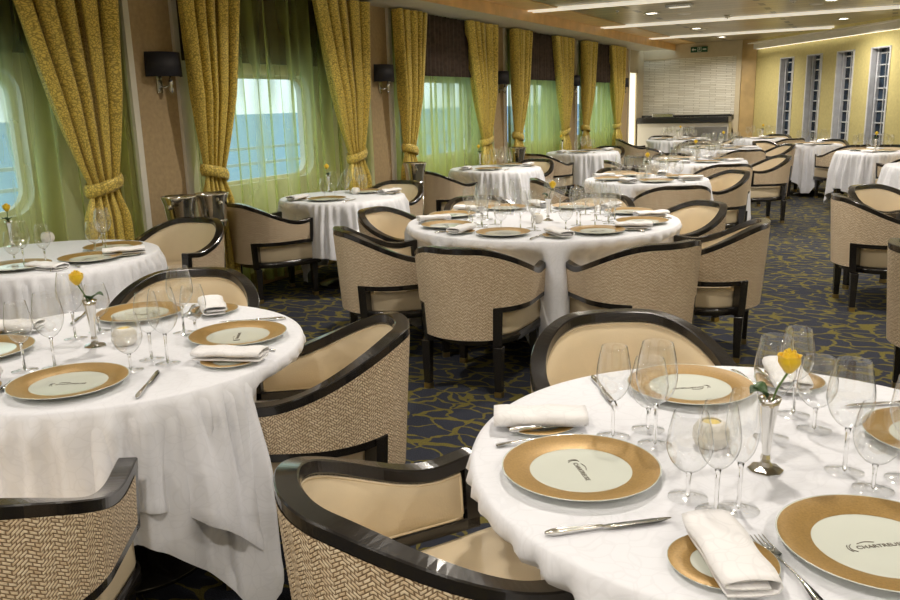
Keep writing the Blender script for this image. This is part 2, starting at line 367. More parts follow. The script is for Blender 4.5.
def make_chair():
    t=empty('tub_chair','','chair')
    # frame
    f=MB()
    sweep(f,lin(-HL,HL,96),lambda u:zt(u)-.034,zt,-.022,.027,.0035)
    for s in(-1,1):
        sweep(f,[s*x for x in lin(HL-.034,HL,2)],lambda u:.452,lambda u:zt(u)-.004,-.021,.026,.003)
        sweep(f,[s*x for x in lin(UP-.02,HL,24)],lambda u:.450,lambda u:.480,-.021,.026,.003)
        sweep(f,[s*x for x in lin(UP-.024,UP+.024,3)],lambda u:.27,lambda u:.478,-.026,.030,.004)
    f.build('frame',M['lacquer'],t)
    # woven back
    w=MB()
    w.grid(lambda a,b:sp((2*a-1)*(HL-.032),.0285,.479+(zt((2*a-1)*(HL-.032))-.030-.479)*b),60,4,
           lambda a,b:((2*a-1)*(HL-.032),.479+(zt((2*a-1)*(HL-.032))-.030-.479)*b))
    w.grid(lambda a,b:sp((2*a-1)*(UP-.022),.0285,.31+.17*b),24,2,lambda a,b:((2*a-1)*(UP-.022),.31+.17*b))
    w.build('woven_back',M['weave'],t)
    # leather inner back and arms
    p=MB(); UE=HL-.045
    def inner(a,b,lo=.484):
        u=(2*a-1)*UE; hi=zt(u)-.040; z=lo+(hi-lo)*b
        bul=.012*math.sin(PI*min(1,max(0,b)))**.5*min(1,(UE-abs(u))/.05+.15)
        return sp(u,-.016-bul,z)
    p.grid(inner,60,8)
    p.grid(lambda a,b:sp((2*a-1)*.26,-.03,.42+.075*b),20,1)
    bk=p.build('backrest',M['leather'],t)
    pp=[inner(a,0)for a in lin(0,1,50)]+[inner(1,b) for b in lin(.1,.9,4)]+[inner(a,1)for a in lin(1,0,50)]+[inner(0,b) for b in lin(.9,.1,4)]
    MB().tube(pp,.0035,6,closed=True).build('piping',M['piping'],bk)
    # seat
    out=[]
    for i in range(25):
        a=PI+PI*i/24; out.append((.248*math.cos(a),.248*math.sin(a)+.01))
    out+=[(.252,.12)]
    for i in range(6):
        a=PI/2*i/5; out.append((.205+.05*math.cos(a),.275+.05*math.sin(a)))
    for i in range(6):
        a=PI/2+PI/2*i/5; out.append((-.205+.05*math.cos(a),.275+.05*math.sin(a)))
    out+=[(-.252,.12)]
    st=MB(); rs=[]
    for z,k in((.312,.985),(.325,1),(.415,1.0),(.432,.985),(.444,.95),(.452,.86),(.458,.6),(.460,.3),(.460,.02)):
        rs.append([Vector((x*k,.03+(y-.03)*k,z)) for x,y in out])
    st.rings(rs); se=st.build('seat',M['leather'],t)
    MB().tube([Vector((x*.99,.03+(y-.03)*.99,.430)) for x,y in out],.0035,6,closed=True).build('piping',M['piping'],se)
    ap=MB(); rs=[]
    for z,k in((.268,1.0),(.27,1.03),(.312,1.03),(.314,1.0)): rs.append([Vector((x*k,.03+(y-.03)*k,z)) for x,y in out])
    ap.rings(rs); ap.build('apron',M['lacquer'],t)
    for x,y in((-.205,-.205),(.205,-.205),(-.22,.265),(.22,.265)):
        h=.025;g=.018
        l=MB().hexa([(x-g,y-g,.02),(x+g,y-g,.02),(x+g,y+g,.02),(x-g,y+g,.02)],[(x-h,y-h,.27),(x+h,y-h,.27),(x+h,y+h,.27),(x-h,y+h,.27)]).build('leg',M['lacquer'],t,bevel=.003)
        MB().hexa([(x-g-.001,y-g-.001,0),(x+g+.001,y-g-.001,0),(x+g+.001,y+g+.001,0),(x-g-.001,y+g+.001,0)],[(x-g-.001,y-g-.001,.03),(x+g+.001,y-g-.001,.03),(x+g+.001,y+g+.001,.03),(x-g-.001,y+g+.001,.03)]).build('foot_cap',M['brass'],l)
    return t
CH=make_chair()
def chair(x,y,face,label,group=None):
    """face = compass angle (deg) of the direction the sitter looks"""
    return place(CH,(x,y,0),rad(face-90),label,group)
def chair_at(c,R,ang,label,group=None,turn=0):
    a=rad(ang); return chair(c[0]+R*math.cos(a),c[1]+R*math.sin(a),ang+180+turn,label,group)

# ---------------------------------------------------------------- tables and cloths
TH=.75
def cloth_mesh(R,h,maxdrop,th0,seed,top,wild=1.0,chairs=(),flare=.10,inset=0,wide=1.0):
    rnd=random.Random(seed); n=256; mb=MB()
    ph=[rnd.uniform(0,6.28) for _ in range(6)]; fr=[rnd.randint(9,12),rnd.randint(15,19),rnd.randint(23,28),rnd.randint(34,40),rnd.randint(44,50),rnd.randint(58,66)]
    rs=[]
    def drop(a):
        c=max(abs(math.cos(a-th0)),abs(math.sin(a-th0))); 
        k=rnd_c(c); return min(h/k-R,maxdrop)
    def rnd_c(c): return max(c,.722)
    def fold(a):
        w=math.sin(fr[0]*a+ph[0])*.45+math.sin(fr[1]*a+ph[1]+.8*math.sin(3*a))*.55+math.sin(fr[2]*a+ph[2])*.35+.15*math.sin(fr[3]*a+ph[3])
        return w
    for k in(.02,.3,.6,.85,.96,.99): rs.append([Vector((R*k*math.cos(2*PI*i/n),R*k*math.sin(2*PI*i/n),top)) for i in range(n)])
    rs.append([Vector(((R+.003)*math.cos(2*PI*i/n),(R+.003)*math.sin(2*PI*i/n),top-.003)) for i in range(n)])
    J=16
    for j in range(1,J+1):
        r=[]
        for i in range(n):
            a=2*PI*i/n; L=drop(a); d=L*j/J
            am=.034*wild*sst(0,.30,d); hf=.010*sst(0,.06,d)*(1-.5*sst(.2,.5,d))
            fo=am*(fold(a)+.4)+hf*(math.sin(fr[4]*a+ph[4]+1.3*math.sin(5*a))+.6*math.sin(fr[5]*a+ph[5]))
            br=R+.004+.012*sst(0,.05,d)+flare*d*(.5+.8*(L/max(.01,maxdrop)))
            rr=br+fo
            for (ca,cr) in chairs:
                da=abs((a-rad(ca)+PI)%(2*PI)-PI)
                if da<1.2:
                    lim=(cr-.315-inset)/max(.5,math.cos(da)); wd=math.asin(min(1,.36/cr))
                    k2=(1-sst(wd*.78*wide,wd*1.08*wide,da))*sst(.02,.13,d); 
                    if br>lim: rr=rr-(br-lim)*k2-.25*fo*k2
            hem=.0035 if j==J-1 else 0
            r.append(Vector(((rr+hem)*math.cos(a),(rr+hem)*math.sin(a),top-.004-d)))
        rs.append(r)
    mb.rings(rs,cap=False)
    mb.add([rs[0][i] for i in range(n)],[tuple(range(n))])
    return mb
def table(c,R,where,corner,seed,under=True,chairs=(),mono=None):
    t=empty('dining_table','round dining table hidden under its white cloths, '+where,'table',(c[0],c[1],0))
    MB().lathe([(0.001,TH-.034),(R-.012,TH-.034),(R-.006,TH-.028),(R-.006,TH-.012),(R-.012,TH-.008),(.001,TH-.008)],48).build('tabletop',M['underside'],t)
    MB().lathe([(.001,0),(.24,0),(.24,.015),(.06,.05),(.04,.09),(.04,TH-.06),(.12,TH-.034)],24).build('pedestal',M['lacquer'],t)
    k=rad(corner+45)
    if mono:
        o=cloth_mesh(R,mono[0],mono[1],k,seed,TH,.9,chairs,flare=.05,wide=1.3).build('tablecloth',M['linen']); o.location=(c[0],c[1],0)
        tag(o,'short white damask tablecloth, '+where,'tablecloth'); return t
    if under:
        o=cloth_mesh(R-.002,R*.72+.50,.69,k,seed,TH-.004,1.0,chairs,flare=.03,inset=.02).build('tablecloth',M['linen']); o.location=(c[0],c[1],0)
        tag(o,'long white linen undercloth hanging towards the floor, '+where,'tablecloth')
        o=cloth_mesh(R+.003,R+.27,.5,k+rad(8),seed+50,TH,.8,chairs,flare=.07).build('table_topper',M['linen']); o.location=(c[0],c[1],0)
        tag(o,'short white damask overcloth with hemmed corners, '+where,'tablecloth')
    else:
        o=cloth_mesh(R,R*.75+.55,.68,k,seed,TH,1.2,chairs,flare=.05).build('tablecloth',M['linen']); o.location=(c[0],c[1],0)
        tag(o,'white square tablecloth with hanging corner points, '+where,'tablecloth')
    return t

# ---------------------------------------------------------------- tableware
def glass_prof(h,rb,kind):
    bz=h*{'w':.40,'g':.30}[kind]; 
    pr=[]
    for i in range(13):
        t=i/12; z=bz+(h-bz)*t
        r=rb*(math.sin(min(1,(t*1.9)**.62)*PI/2) if t<.42 else 1-.28*((t-.42)/.58)**1.6)
        pr.append((max(r,.004),z))
    return pr,bz
def make_glass(name,h,rb,kind,parts,n=20,fr=.036):
    pr,bz=glass_prof(h,rb,kind)
    inner=[(max(.001,r-.0016),z+(.002 if i==0 else 0)) for i,(r,z) in enumerate(pr)][::-1]
    bowl=[(.001,bz)]+pr+[(pr[-1][0]-.0008,pr[-1][1]+.0008)]
    stem=[(.004,.006),(.0036,bz*.5),(.0042,bz*.9),(.006,bz+.001)]
    foot=[(fr,.0012),(fr+.0008,.0017),(fr,.0026),(fr*.5,.004),(.007,.007),(.004,.012)]
    if parts:
        t=empty(name,'','wine glass')
        b=MB().lathe(bowl,n); b.build('bowl',M['glass'],t)
        MB().lathe([(.001,.002),*stem,(.001,bz+.002)],10).build('stem',M['stemglass'],t); MB().lathe(foot,n).build('foot',M['glass'],t)
        return t
    m=MB().lathe(bowl,12).lathe(stem,6).lathe(foot,12); o=m.build(name,M['glass']); tag(o,'','wine glass'); return o
G={}
for key,(nm,h,rb,kd) in dict(red=('red_wine_glass',.228,.044,'w'),white=('white_wine_glass',.208,.038,'w'),water=('water_goblet',.168,.043,'g'),flute=('champagne_flute',.225,.030,'w')).items():
    G[key]=make_glass(nm,h,rb,kd,True); G[key+'_far']=make_glass(nm,h,rb,kd,False)

def text_mesh(txt,size,mat,name,parent,loc,rz,ext=.0002):
    cu=bpy.data.curves.new(name,'FONT'); cu.body=txt; cu.size=size; cu.extrude=ext; cu.align_x='CENTER'; cu.align_y='CENTER'
    o=bpy.data.objects.new(name,cu); COL.objects.link(o)
    dg=bpy.context.evaluated_depsgraph_get(); me=bpy.data.meshes.new_from_object(o.evaluated_get(dg))
    bpy.data.objects.remove(o)
    me.materials.clear(); me.materials.append(mat)
    q=bpy.data.objects.new(name,me); COL.objects.link(q); q.parent=parent; q.location=loc; q.rotation_euler=(0,0,rz)
    return q
def make_charger(detail=True):
    t=empty('charger_plate','','plate'); n=64 if detail else 32
    MB().lathe([(.001,.004),(.05,.004),(.055,0),(.06,.004),(.10,.008),(.150,.0175),(.1555,.0205),(.156,.0215),(.1545,.022),(.153,.0205),(.102,.0108),(.097,.0105),(.085,.0085),(.05,.0078),(.001,.0078)],n).build('dish',M['porcelain'],t)
    MB().lathe([(.1005,.0112),(.102,.0118),(.1527,.0214),(.1532,.0213)],n).build('gold_rim',M['gold_rim'],t)
    if detail:
        lg=text_mesh('CHARTREUSE',.0135,M['logo'],'lettering',t,(.004,0,.0084),0)
        a=MB(); 
        for s0,s1,r,dy in((2.2,4.1,.017,0),(2.5,3.8,.021,0)):
            pts=[Vector((-.043+.0*0+r*math.cos(s)+.012,r*math.sin(s)*.8,.0086)) for s in lin(s0,s1,12)]
            a.tube(pts,.0006,5)
        pts=[Vector((-.030+.03*x,.011+.004*math.sin(x*3.0),.0086)) for x in lin(0,1,10)]; a.tube(pts,.0006,5)
        a.build('flourish',M['logo'],t)
    return t
CP=make_charger(True); CPF=make_charger(False)
def make_bread(): 
    t=empty('bread_plate','','plate')
    MB().lathe([(.001,.003),(.03,.003),(.034,0),(.038,.003),(.083,.0105),(.0855,.0125),(.084,.0125),(.05,.0068),(.03,.0062),(.001,.0062)],40).build('dish',M['porcelain'],t)
    MB().lathe([(.0495,.0071),(.0505,.0075),(.0838,.0130),(.0842,.0127)],40).build('gold_rim',M['gold_rim'],t)
    return t
BP=make_bread()
def make_napkin():
    mb=MB()
    path=[(.030,.0150),(0,.0155),(-.026,.0150),(-.040,.0185),(-.041,.0245),(-.030,.0285),(0,.031),(.030,.0300),(.044,.0255),(.047,.0170),(.043,.008),(.030,.0042),(0,.0036),(-.036,.0046)]
    W=.0038; rs=[]
    m=len(path)
    for s in range(15):
        y=-.105+.21*s/14; k=1+.04*math.sin(s*.7)-.05*(abs(s-7)/7)**2; lift=.002*math.sin(s*.9)
        L=[];Rr=[]
        for i,(x,z) in enumerate(path):
            a=Vector(path[max(i-1,0)]);b=Vector(path[min(i+1,m-1)]); d=(b-a).normalized(); nn=Vector((-d.y,d.x))*W/2
            L.append(Vector(((x+nn.x)*k,y,(z+nn.y)+lift*(z/.03)))); Rr.append(Vector(((x-nn.x)*k,y,(z-nn.y)+lift*(z/.03))))
        rs.append(L+Rr[::-1])
    mb.rings(rs); o=mb.build('folded_napkin',M['napkin']); tag(o,'','napkin'); return o
NK=make_napkin()
def make_knife(L=.23,name='table_knife'):
    t=empty(name,'','knife')
    h=L*.45; pts=[Vector((0,-L/2+h*i/8,.006)) for i in range(9)]
    MB().tube(pts,[.003,.0068,.0072,.0066,.0058,.0052,.0048,.0045,.0042],8).build('handle',M['silver'],t)
    b=MB(); rs=[]
    for i in range(13):
        s=i/12; y=-L/2+h+(L-h)*s; w=.0105*math.sin(min(1,(1-s)*3.5+.06)*PI/2)*(.55+.45*sst(0,.12,s)); rs.append([Vector((-w*.35,y,.0072)),Vector((w*1.1,y,.0062)),Vector((-w*.35,y,.0052))])
    b.rings(rs); b.build('blade',M['silver'],t); return t
def make_fork(L=.21,name='table_fork'):
    t=empty(name,'','fork')
    b=MB(); rs=[]
    for i in range(17):
        s=i/16; y=-L/2+L*.66*s; w=.0085-.0055*sst(0,.5,s)+.009*sst(.86,1,s); z=.004+.006*math.sin(PI*s)
        rs.append([Vector((-w,y,z)),Vector((0,y,z+.0015)),Vector((w,y,z)),Vector((0,y,z-.0012))])
    b.rings(rs); b.build('handle',M['silver'],t)
    y0=-L/2+L*.655
    MB().add([(-.0125,y0,.004),(.0125,y0,.004),(.0125,y0+.022,.003),(-.0125,y0+.022,.003),(-.0125,y0,.0056),(.0125,y0,.0056),(.0125,y0+.022,.0046),(-.0125,y0+.022,.0046)],[(3,2,1,0),(4,5,6,7),(0,1,5,4),(1,2,6,5),(2,3,7,6),(3,0,4,7)]).build('fork_head',M['silver'],t)
    for k in range(4):
        x=-.0105+.007*k; MB().tube([Vector((x,y0+.02,.004)),Vector((x,y0+.04,.0035)),Vector((x,y0+.062,.006))],[.0015,.0014,.0008],6).build('tine',M['silver'],t)
    return t
KN=make_knife(); FK=make_fork(); BK=make_knife(.17,'butter_knife')
def make_vase():
    t=empty('bud_vase','','vase')
    MB().lathe([(.001,0),(.034,0),(.0345,.003),(.030,.006),(.014,.011),(.009,.018),(.011,.026),(.0085,.034)],8).build('foot',M['silver'],t,smooth=False)
    MB().lathe([(.0075,.032),(.009,.05),(.012,.09),(.0175,.135),(.0225,.152),(.0215,.152),(.016,.134),(.010,.09),(.007,.05)],20).build('body',M['silver'],t)
    return t
def make_rose(lean=(.02,.0,.0)):
    t=empty('yellow_rose','','flower')
    top=Vector((lean[0],lean[1],.205))
    MB().tube([Vector((0,0,.04)),Vector((0,0,.13)),Vector((lean[0]*.4,lean[1]*.4,.17)),top],[.002,.002,.002,.0024],6).build('stem',M['stem_green'],t)
    k=0
    for ring,(cnt,r,h,op) in enumerate(((3,.011,.048,0),(4,.0165,.045,.15),(5,.0215,.040,.60))):
        pm=MB()
        for q in range(cnt):
            a0=2*PI*q/cnt+ring*.7
            def fn(u,v):
                a=a0+(u-.5)*2.1*(1-.3*v*v); prof=math.sin(min(1,.15+v*1.05)*PI/2)*(1-(.45-.45*op)*sst(.55,1,v))
                rr=r*prof*(1+.10*(u-.5))+op*.007*sst(.75,1,v)
                z=h*(v-.07*(2*u-1)**2*v)-op*.006*sst(.85,1,v)
                return Vector((top.x+rr*math.cos(a),top.y+rr*math.sin(a),top.z-.004+z))
            pm.grid(fn,8,10)
        pm.build('petals',M['petal'],t,solid=.0008)
    for s,(az,ln) in enumerate(((-2.4,.040),(2.9,.030))):
        d=Vector((math.cos(az),math.sin(az),0)); e=Vector((-d.y,d.x,0))
        def lf(u,v): 
            w=.021*math.sin(PI*min(1,v*.97+.03))**.8; return Vector((0,0,.157))+d*(.005+ln*v)+e*w*(2*u-1)+Vector((0,0,.018*math.sin(v*2.4)-.006*(1-abs(2*u-1))))
        MB().grid(lf,4,8).build('leaf',M['leaf'],t,solid=.0006)
    return t
VS=make_vase(); RO=make_rose((.030,.016,0))
def make_votive():
    t=empty('votive_holder','','candle holder')
    MB().lathe([(.001,0),(.024,0),(.033,.006),(.0385,.022),(.037,.040),(.029,.053),(.021,.058),(.0195,.056),(.027,.049),(.033,.036),(.033,.02),(.001,.012)],28).build('holder',M['plasticw'],t)
    MB().lathe([(.001,.058),(.010,.0575),(.018,.054),(.026,.047),(.027,.04)],20).build('candle',M['wax'],t)
    return t
VO=make_votive()

SEATNAMES={}
def setting(c,Rt,ang,pl,tb,full=True,far=False,bread=True,knife=True,fork=True,glasses=True,gl=None,napkin=True):
    """one place: pl names the seat, tb the table"""
    a=rad(ang); o=Vector((math.cos(a),math.sin(a))); r=Vector((-o.y,o.x))  # sitter looks along -o, his right is r
    d=-o; r=Vector((d.y,d.x*-1))
    rz=math.atan2(-o.y,-o.x)-PI/2
    def at(out,right): p=Vector(c)+o*out+r*right; return (p.x,p.y,TH)
    jj=random.uniform(-.05,.05)
    place(CPF if far else CP,at(Rt-.205,0),rz+jj*.5,'gold-rimmed white plate at the %s of %s'%(pl,tb))
    if bread: place(BP,at(Rt-.20,-.265),rz,'small gold-rimmed side plate, %s of %s'%(pl,tb))
    if bread and not far and Rt<.7: p=at(Rt-.20,-.215); place(BK,(p[0],p[1],TH+.012),rz,'small butter knife on the side plate, %s of %s'%(pl,tb))
    if napkin:
        p=at(Rt-.20,-.26); place(NK,(p[0],p[1],TH+(.011 if bread else 0.001)),rz+random.uniform(-.35,.35),'folded white napkin at the %s of %s'%(pl,tb))
    if knife: place(KN,at(Rt-.18,.215),rz,'silver table knife at the %s of %s'%(pl,tb))
    if fork: place(FK,at(Rt-.18,-.172),rz,'silver fork at the %s of %s'%(pl,tb))
    if glasses:
        suf='_far' if far else ''
        for key,nm,out,ri in (gl or (('red','large red wine glass',Rt-.43,.02),('white','medium white wine glass',Rt-.40,.12),('water','short-stemmed water goblet',Rt-.40,-.09),('flute','slim tall glass',Rt-.50,.08))):
            place(G[key+suf],at(out+random.uniform(-.01,.01),ri+random.uniform(-.012,.012)),random.uniform(0,6),'%s at the %s of %s'%(nm,pl,tb))

# ================================================================= ROOM
CZ=2.60; XW=-4.70
fl=MB().box(-5.1,4.6,-3.2,18.5,-.1,0).build('floor',M['carpet']); struct(fl,'dark blue carpet with a winding yellow vein pattern')
ce=MB().box(-3.65,4.6,-3.2,18.5,CZ,CZ+.1).build('ceiling',M['ceil']); struct(ce,'glossy bronze metallic plank ceiling')
o=MB().box(-4.05,-3.65,-3.2,18.5,CZ-.012,CZ+.1).box(-4.07,-4.05,-3.2,18.5,2.462,CZ+.1).build('trim_1',M['orange']); struct(o,'orange wooden cove with its glow painted in, beside the window soffit')
o=MB().box(-5.1,-4.07,-3.2,17.9,2.47,2.70).build('trim_2',M['soffit']); struct(o,'cream dropped soffit above the windows')
PIL=[(1.16,1.66)]+[(4.16+3.02*k,4.66+3.02*k) for k in range(4)]+[(16.23,17.05)]
PIL=[(1.23,1.73),(4.245,4.745),(7.26,7.76),(10.285,10.79),(13.29,13.79),(16.235,17.05)]
def rrect(y0,y1,z0,z1,r,n=5):
    P=[]
    for cy,cz,a0 in((y1-r,z1-r,0),(y0+r,z1-r,PI/2),(y0+r,z0+r,PI),(y1-r,z0+r,1.5*PI)):
        for i in range(n+1):
            a=a0+PI/2*i/n; P.append((cy+r*math.cos(a),cz+r*math.sin(a)))
    F=[]
    for i,p in enumerate(P):
        q=P[(i+1)%len(P)]; L=math.hypot(q[0]-p[0],q[1]-p[1]); m=max(1,int(L/.08))
        F+=[(p[0]+(q[0]-p[0])*k/m,p[1]+(q[1]-p[1])*k/m) for k in range(m)]
    P=F
    return P
wl=MB(); bay=MB()
def hole_panel(mb,y0,y1,z0,z1,P,x):
    cy=sum(p[0] for p in P)/len(P); cz=sum(p[1] for p in P)/len(P); Q=[]
    for y,z in P:
        dy=y-cy;dz=z-cz; k=min(((y1-cy) if dy>0 else (cy-y0))/max(abs(dy),1e-6),((z1-cz) if dz>0 else (cz-z0))/max(abs(dz),1e-6)); Q.append((cy+dy*k,cz+dz*k))
    n=len(P); vs=[(x,y,z) for y,z in P]+[(x,y,z) for y,z in Q]+[(x-.16,y,z) for y,z in P]
    fs=[];
    for i in range(n):
        j=(i+1)%n; fs.append((i,j,n+j,n+i)); fs.append((i,2*n+i,2*n+j,j))
    mb.add(vs,fs,flat=True)
    for i in range(n):
        j=(i+1)%n; p,q=Q[i],Q[j]
        pv=min(abs(p[0]-y0),abs(p[0]-y1))<1e-6; qv=min(abs(q[0]-y0),abs(q[0]-y1))<1e-6
        if pv!=qv:
            v_,h_=(p,q) if pv else (q,p)
            mb.add([(x,*p),(x,*q),(x,v_[0],h_[1])],[(0,1,2)],flat=True)
WIN=[]
for k in range(5):
    yL=PIL[k][1]; yR=PIL[k+1][0]; P=rrect(yL+.42,yL+(1.80 if k<2 else 2.34),.86,1.775,.16)
    hole_panel(bay,yL,yR,0,2.5,P,-4.86); WIN.append((yL,yR,P))
for a,b in PIL: wl.box(-5.0,-4.72,a,b,0,2.5)
wl.box(-5.0,-4.86,-3.2,1.16,0,2.5); wl.box(-5.0,-4.72,17.85,18.5,0,2.7)
o=bay.build('trim_30',M['trimw'],smooth=False); struct(o,'off-white wall panels around the rounded windows')
o=wl.build('wall_left',M['wallcream'],smooth=False); struct(o,'window wall with rounded openings between tan pilasters')
pf=MB()
for a,b in PIL: pf.box(-4.72,-4.70,a+.04,b-.04,0,2.47)
o=pf.build('trim_3',M['pil']); struct(o,'tan textured pilaster facings')
tr=MB()
for a,b in PIL: tr.box(-4.73,-4.67,a,a+.05,0,2.47); tr.box(-4.73,-4.67,b-.05,b,0,2.47)
o=tr.build('trim_4',M['trimw']); struct(o,'cream vertical mouldings on the pilaster edges')
o=MB().box(-4.72,-4.69,-3.2,17.05,0,.12).build('baseboard_left',M['tanwood']); struct(o,'wooden baseboard along the window wall')
for k,(yL,yR,P) in enumerate(WIN):
    n=len(P)
    cy=sum(p[0] for p in P)/n; cz=sum(p[1] for p in P)/n
    w=MB(); ins=[(cy+(y-cy)*.955,cz+(z-cz)*.935) for y,z in P]
    w.add([(-4.93,y,z) for y,z in P]+[(-4.93,y,z) for y,z in ins]+[(-4.97,y,z) for y,z in ins],
          [f for i in range(n) for f in((i,(i+1)%n,n+(i+1)%n,n+i),(n+i,n+(i+1)%n,2*n+(i+1)%n,2*n+i))],flat=True)
    o=w.build('window_%d'%(k+1),M['trimw']); struct(o,'rounded ship window looking onto the sea')
    MB().add([(-4.955,y,z) for y,z in P],[tuple(range(n))],flat=True).build('window_pane',M['pane'],o)
# door whose glass glows in place of daylight, beyond the last pilaster
d=MB().box(-4.78,-4.74,17.15,17.75,.05,2.02).build('door_1',M['doorglow']); struct(d,'glass door glowing in place of daylight, past the last pilaster')
MB().box(-4.90,-4.72,17.05,17.13,0,2.12).box(-4.90,-4.72,17.77,17.85,0,2.12).box(-4.90,-4.72,17.05,17.85,2.02,2.47).build('door_frame',M['wallcream'],d)
# back wall
YB=18.3
b=MB().box(-5.0,-2.42,YB+.12,YB+.3,0,2.75).box(-5.0,-2.76,YB,YB+.12,2.30,2.75).box(-2.80,-2.70,YB-.06,YB+.12,0,2.62)
o=b.build('wall_back',M['wallcream']); struct(o,'cream wall above the stone panel at the far end')
o=MB().box(-4.72,-2.80,YB+.02,YB+.12,1.13,2.30).build('trim_5',M['stone']); struct(o,'pale stacked-stone panel on the far wall')
o=MB().box(-2.70,-2.42,YB-.02,YB+.12,0,2.62).build('trim_6',M['tanwood']); struct(o,'tan wooden end panel beside the stone wall')
cb=empty('service_counter','white service counter with black top under the stone panel','counter',(-3.74,17.98,0))
MB().box(-.94,.92,-.22,.20,0,.98).build('cabinet_body',M['plasticw'],cb)
MB().box(-.94,.92,-.26,.20,.98,1.10).build('countertop',M['granite'],cb,bevel=.01)
MB().box(-.94,.92,.12,.2,1.10,1.14).build('upstand',M['granite'],cb)
MB().box(.02,.90,-.235,-.22,.62,.90).build('oven_front',M['steel'],cb); MB().box(-.25,.0,-.235,-.22,.1,.9).build('door_panel',M['plasticw'],cb)
MB().box(-.65,-.22,-.15,.05,1.10,1.18).build('warming_tray',M['chrome'],cb,bevel=.01)
sg=empty('exit_sign','green emergency exit sign with white arrow and running figure on far wall','sign',(-3.56,YB-.02,2.46))
MB().box(-.17,.17,-.012,.018,-.055,.055).build('sign_board',M['signg'],sg)
s=MB(); s.box(-.12,-.06,-.016,-.012,-.010,.010); s.add([(-.15,-.016,0),(-.115,-.016,.03),(-.115,-.016,-.03)],[(0,1,2)])
s.box(-.03,.045,-.016,-.012,-.045,-.038); s.box(-.03,-.022,-.016,-.012,-.045,.045); s.box(.037,.045,-.016,-.012,-.045,.045); s.box(-.03,.045,-.016,-.012,.038,.045)
s.build('arrow_and_frame',M['signw'],sg)
s=MB(); s.lathe([(.001,-.002),(.009,-.001),(.009,.001),(.001,.002)],10); 
for i in range(len(s.v)): x,y,z=s.v[i]; s.v[i]=(x+.012,-.014+z,y+.030)
s.tube([(.008,-.014,.018),(.004,-.014,-.005)],.007,6); s.tube([(.004,-.014,-.005),(.018,-.014,-.018),(.014,-.014,-.034)],.004,6); s.tube([(.004,-.014,-.005),(-.010,-.014,-.016),(-.02,-.014,-.018)],.004,6); s.tube([(.008,-.014,.015),(.024,-.014,.008)],.003,6); s.tube([(.008,-.014,.015),(-.010,-.014,.004)],.003,6)
s.build('running_figure',M['signw'],sg)
MB().box(.075,.145,-.016,-.012,-.012,.012).build('bar_mark',M['signw'],sg)
# yellow oblique wall with slim recessed windows
A=Vector((-2.42,18.3)); Bv=Vector((4.5,8.33)); D=(Bv-A).normalized(); NR=Vector((D.y,-D.x))
if NR.dot(Vector((0,0))-A)<0: NR=-NR
def yw(t,off,z): p=A+D*t+NR*off; return (p.x,p.y,z)
TW=(Bv-A).length
wins=[]
nw=8; w0=.95; dw=.93; ww=.50; z0w,z1w=.50,2.18
mb=MB()
def ypanel(ta,tb_,za,zb,off=0.0): mb.add([yw(ta,off,za),yw(tb_,off,za),yw(tb_,off,zb),yw(ta,off,zb)],[(0,1,2,3)],flat=True)
tt=0
for k in range(nw):
    a=w0+dw*k; ypanel(tt,a,0,CZ); ypanel(a,a+ww,0,z0w); ypanel(a,a+ww,z1w,CZ); tt=a+ww
ypanel(tt,TW,0,CZ)
o=mb.build('wall_right',M['yellow'],smooth=False); struct(o,'yellow textured wall with slim vertical windows')
for k in range(nw):
    a=w0+dw*k; f=MB(); dp=-.13; g=.035
    for (p,q) in ((a,a+g),(a+ww-g,a+ww)):
        f.hexa([yw(p,.012,z0w),yw(q,.012,z0w),yw(q,dp,z0w),yw(p,dp,z0w)],[yw(p,.012,z1w),yw(q,.012,z1w),yw(q,dp,z1w),yw(p,dp,z1w)])
    for (za,zb) in ((z0w,z0w+.02),(z1w-.02,z1w)):
        f.hexa([yw(a,.012,za),yw(a+ww,.012,za),yw(a+ww,dp,za),yw(a,dp,za)],[yw(a,.012,zb),yw(a+ww,.012,zb),yw(a+ww,dp,zb),yw(a,dp,zb)])
    f.hexa([yw(a+.06,dp+.06,z0w),yw(a+.09,dp+.06,z0w),yw(a+.09,dp,z0w),yw(a+.06,dp,z0w)],[yw(a+.06,dp+.06,z1w),yw(a+.09,dp+.06,z1w),yw(a+.09,dp,z1w),yw(a+.06,dp,z1w)])
    o=f.build('window_%d'%(k+6),M['jamb'],smooth=False); struct(o,'tall slim window with satin metal jambs in the yellow wall')
    MB().add([yw(a,dp+.01,z0w),yw(a+ww,dp+.01,z0w),yw(a+ww,dp+.01,z1w),yw(a,dp+.01,z1w)],[(0,1,2,3)],flat=True).build('window_pane',M['darkglass'],o)
    m_=MB()
    for j in range(9):
        z=z0w+.14+j*.18; m_.hexa([yw(a,dp+.012,z),yw(a+ww,dp+.012,z),yw(a+ww,dp+.03,z),yw(a,dp+.03,z)],[yw(a,dp+.012,z+.018),yw(a+ww,dp+.012,z+.018),yw(a+ww,dp+.03,z+.018),yw(a,dp+.03,z+.018)])
    for q in (.24,.38): m_.hexa([yw(a+q,dp+.012,z0w),yw(a+q+.012,dp+.012,z0w),yw(a+q+.012,dp+.03,z0w),yw(a+q,dp+.03,z0w)],[yw(a+q,dp+.012,z1w),yw(a+q+.012,dp+.012,z1w),yw(a+q+.012,dp+.03,z1w),yw(a+q,dp+.03,z1w)])
    m_.build('glazing_bars',M['jamb'],o,smooth=False)
def ybar(name,ta,tb_,o0,o1,za,zb,mat,lab):
    f=MB().hexa([yw(ta,o0,za),yw(tb_,o0,za),yw(tb_,o1,za),yw(ta,o1,za)],[yw(ta,o0,zb),yw(tb_,o0,zb),yw(tb_,o1,zb),yw(ta,o1,zb)])
    o=f.build(name,mat,smooth=False); struct(o,lab); return o
ybar('trim_7',.1,TW-.6,.02,.09,2.40,2.43,M['cove'],'lit cove strip along the top of the yellow wall')
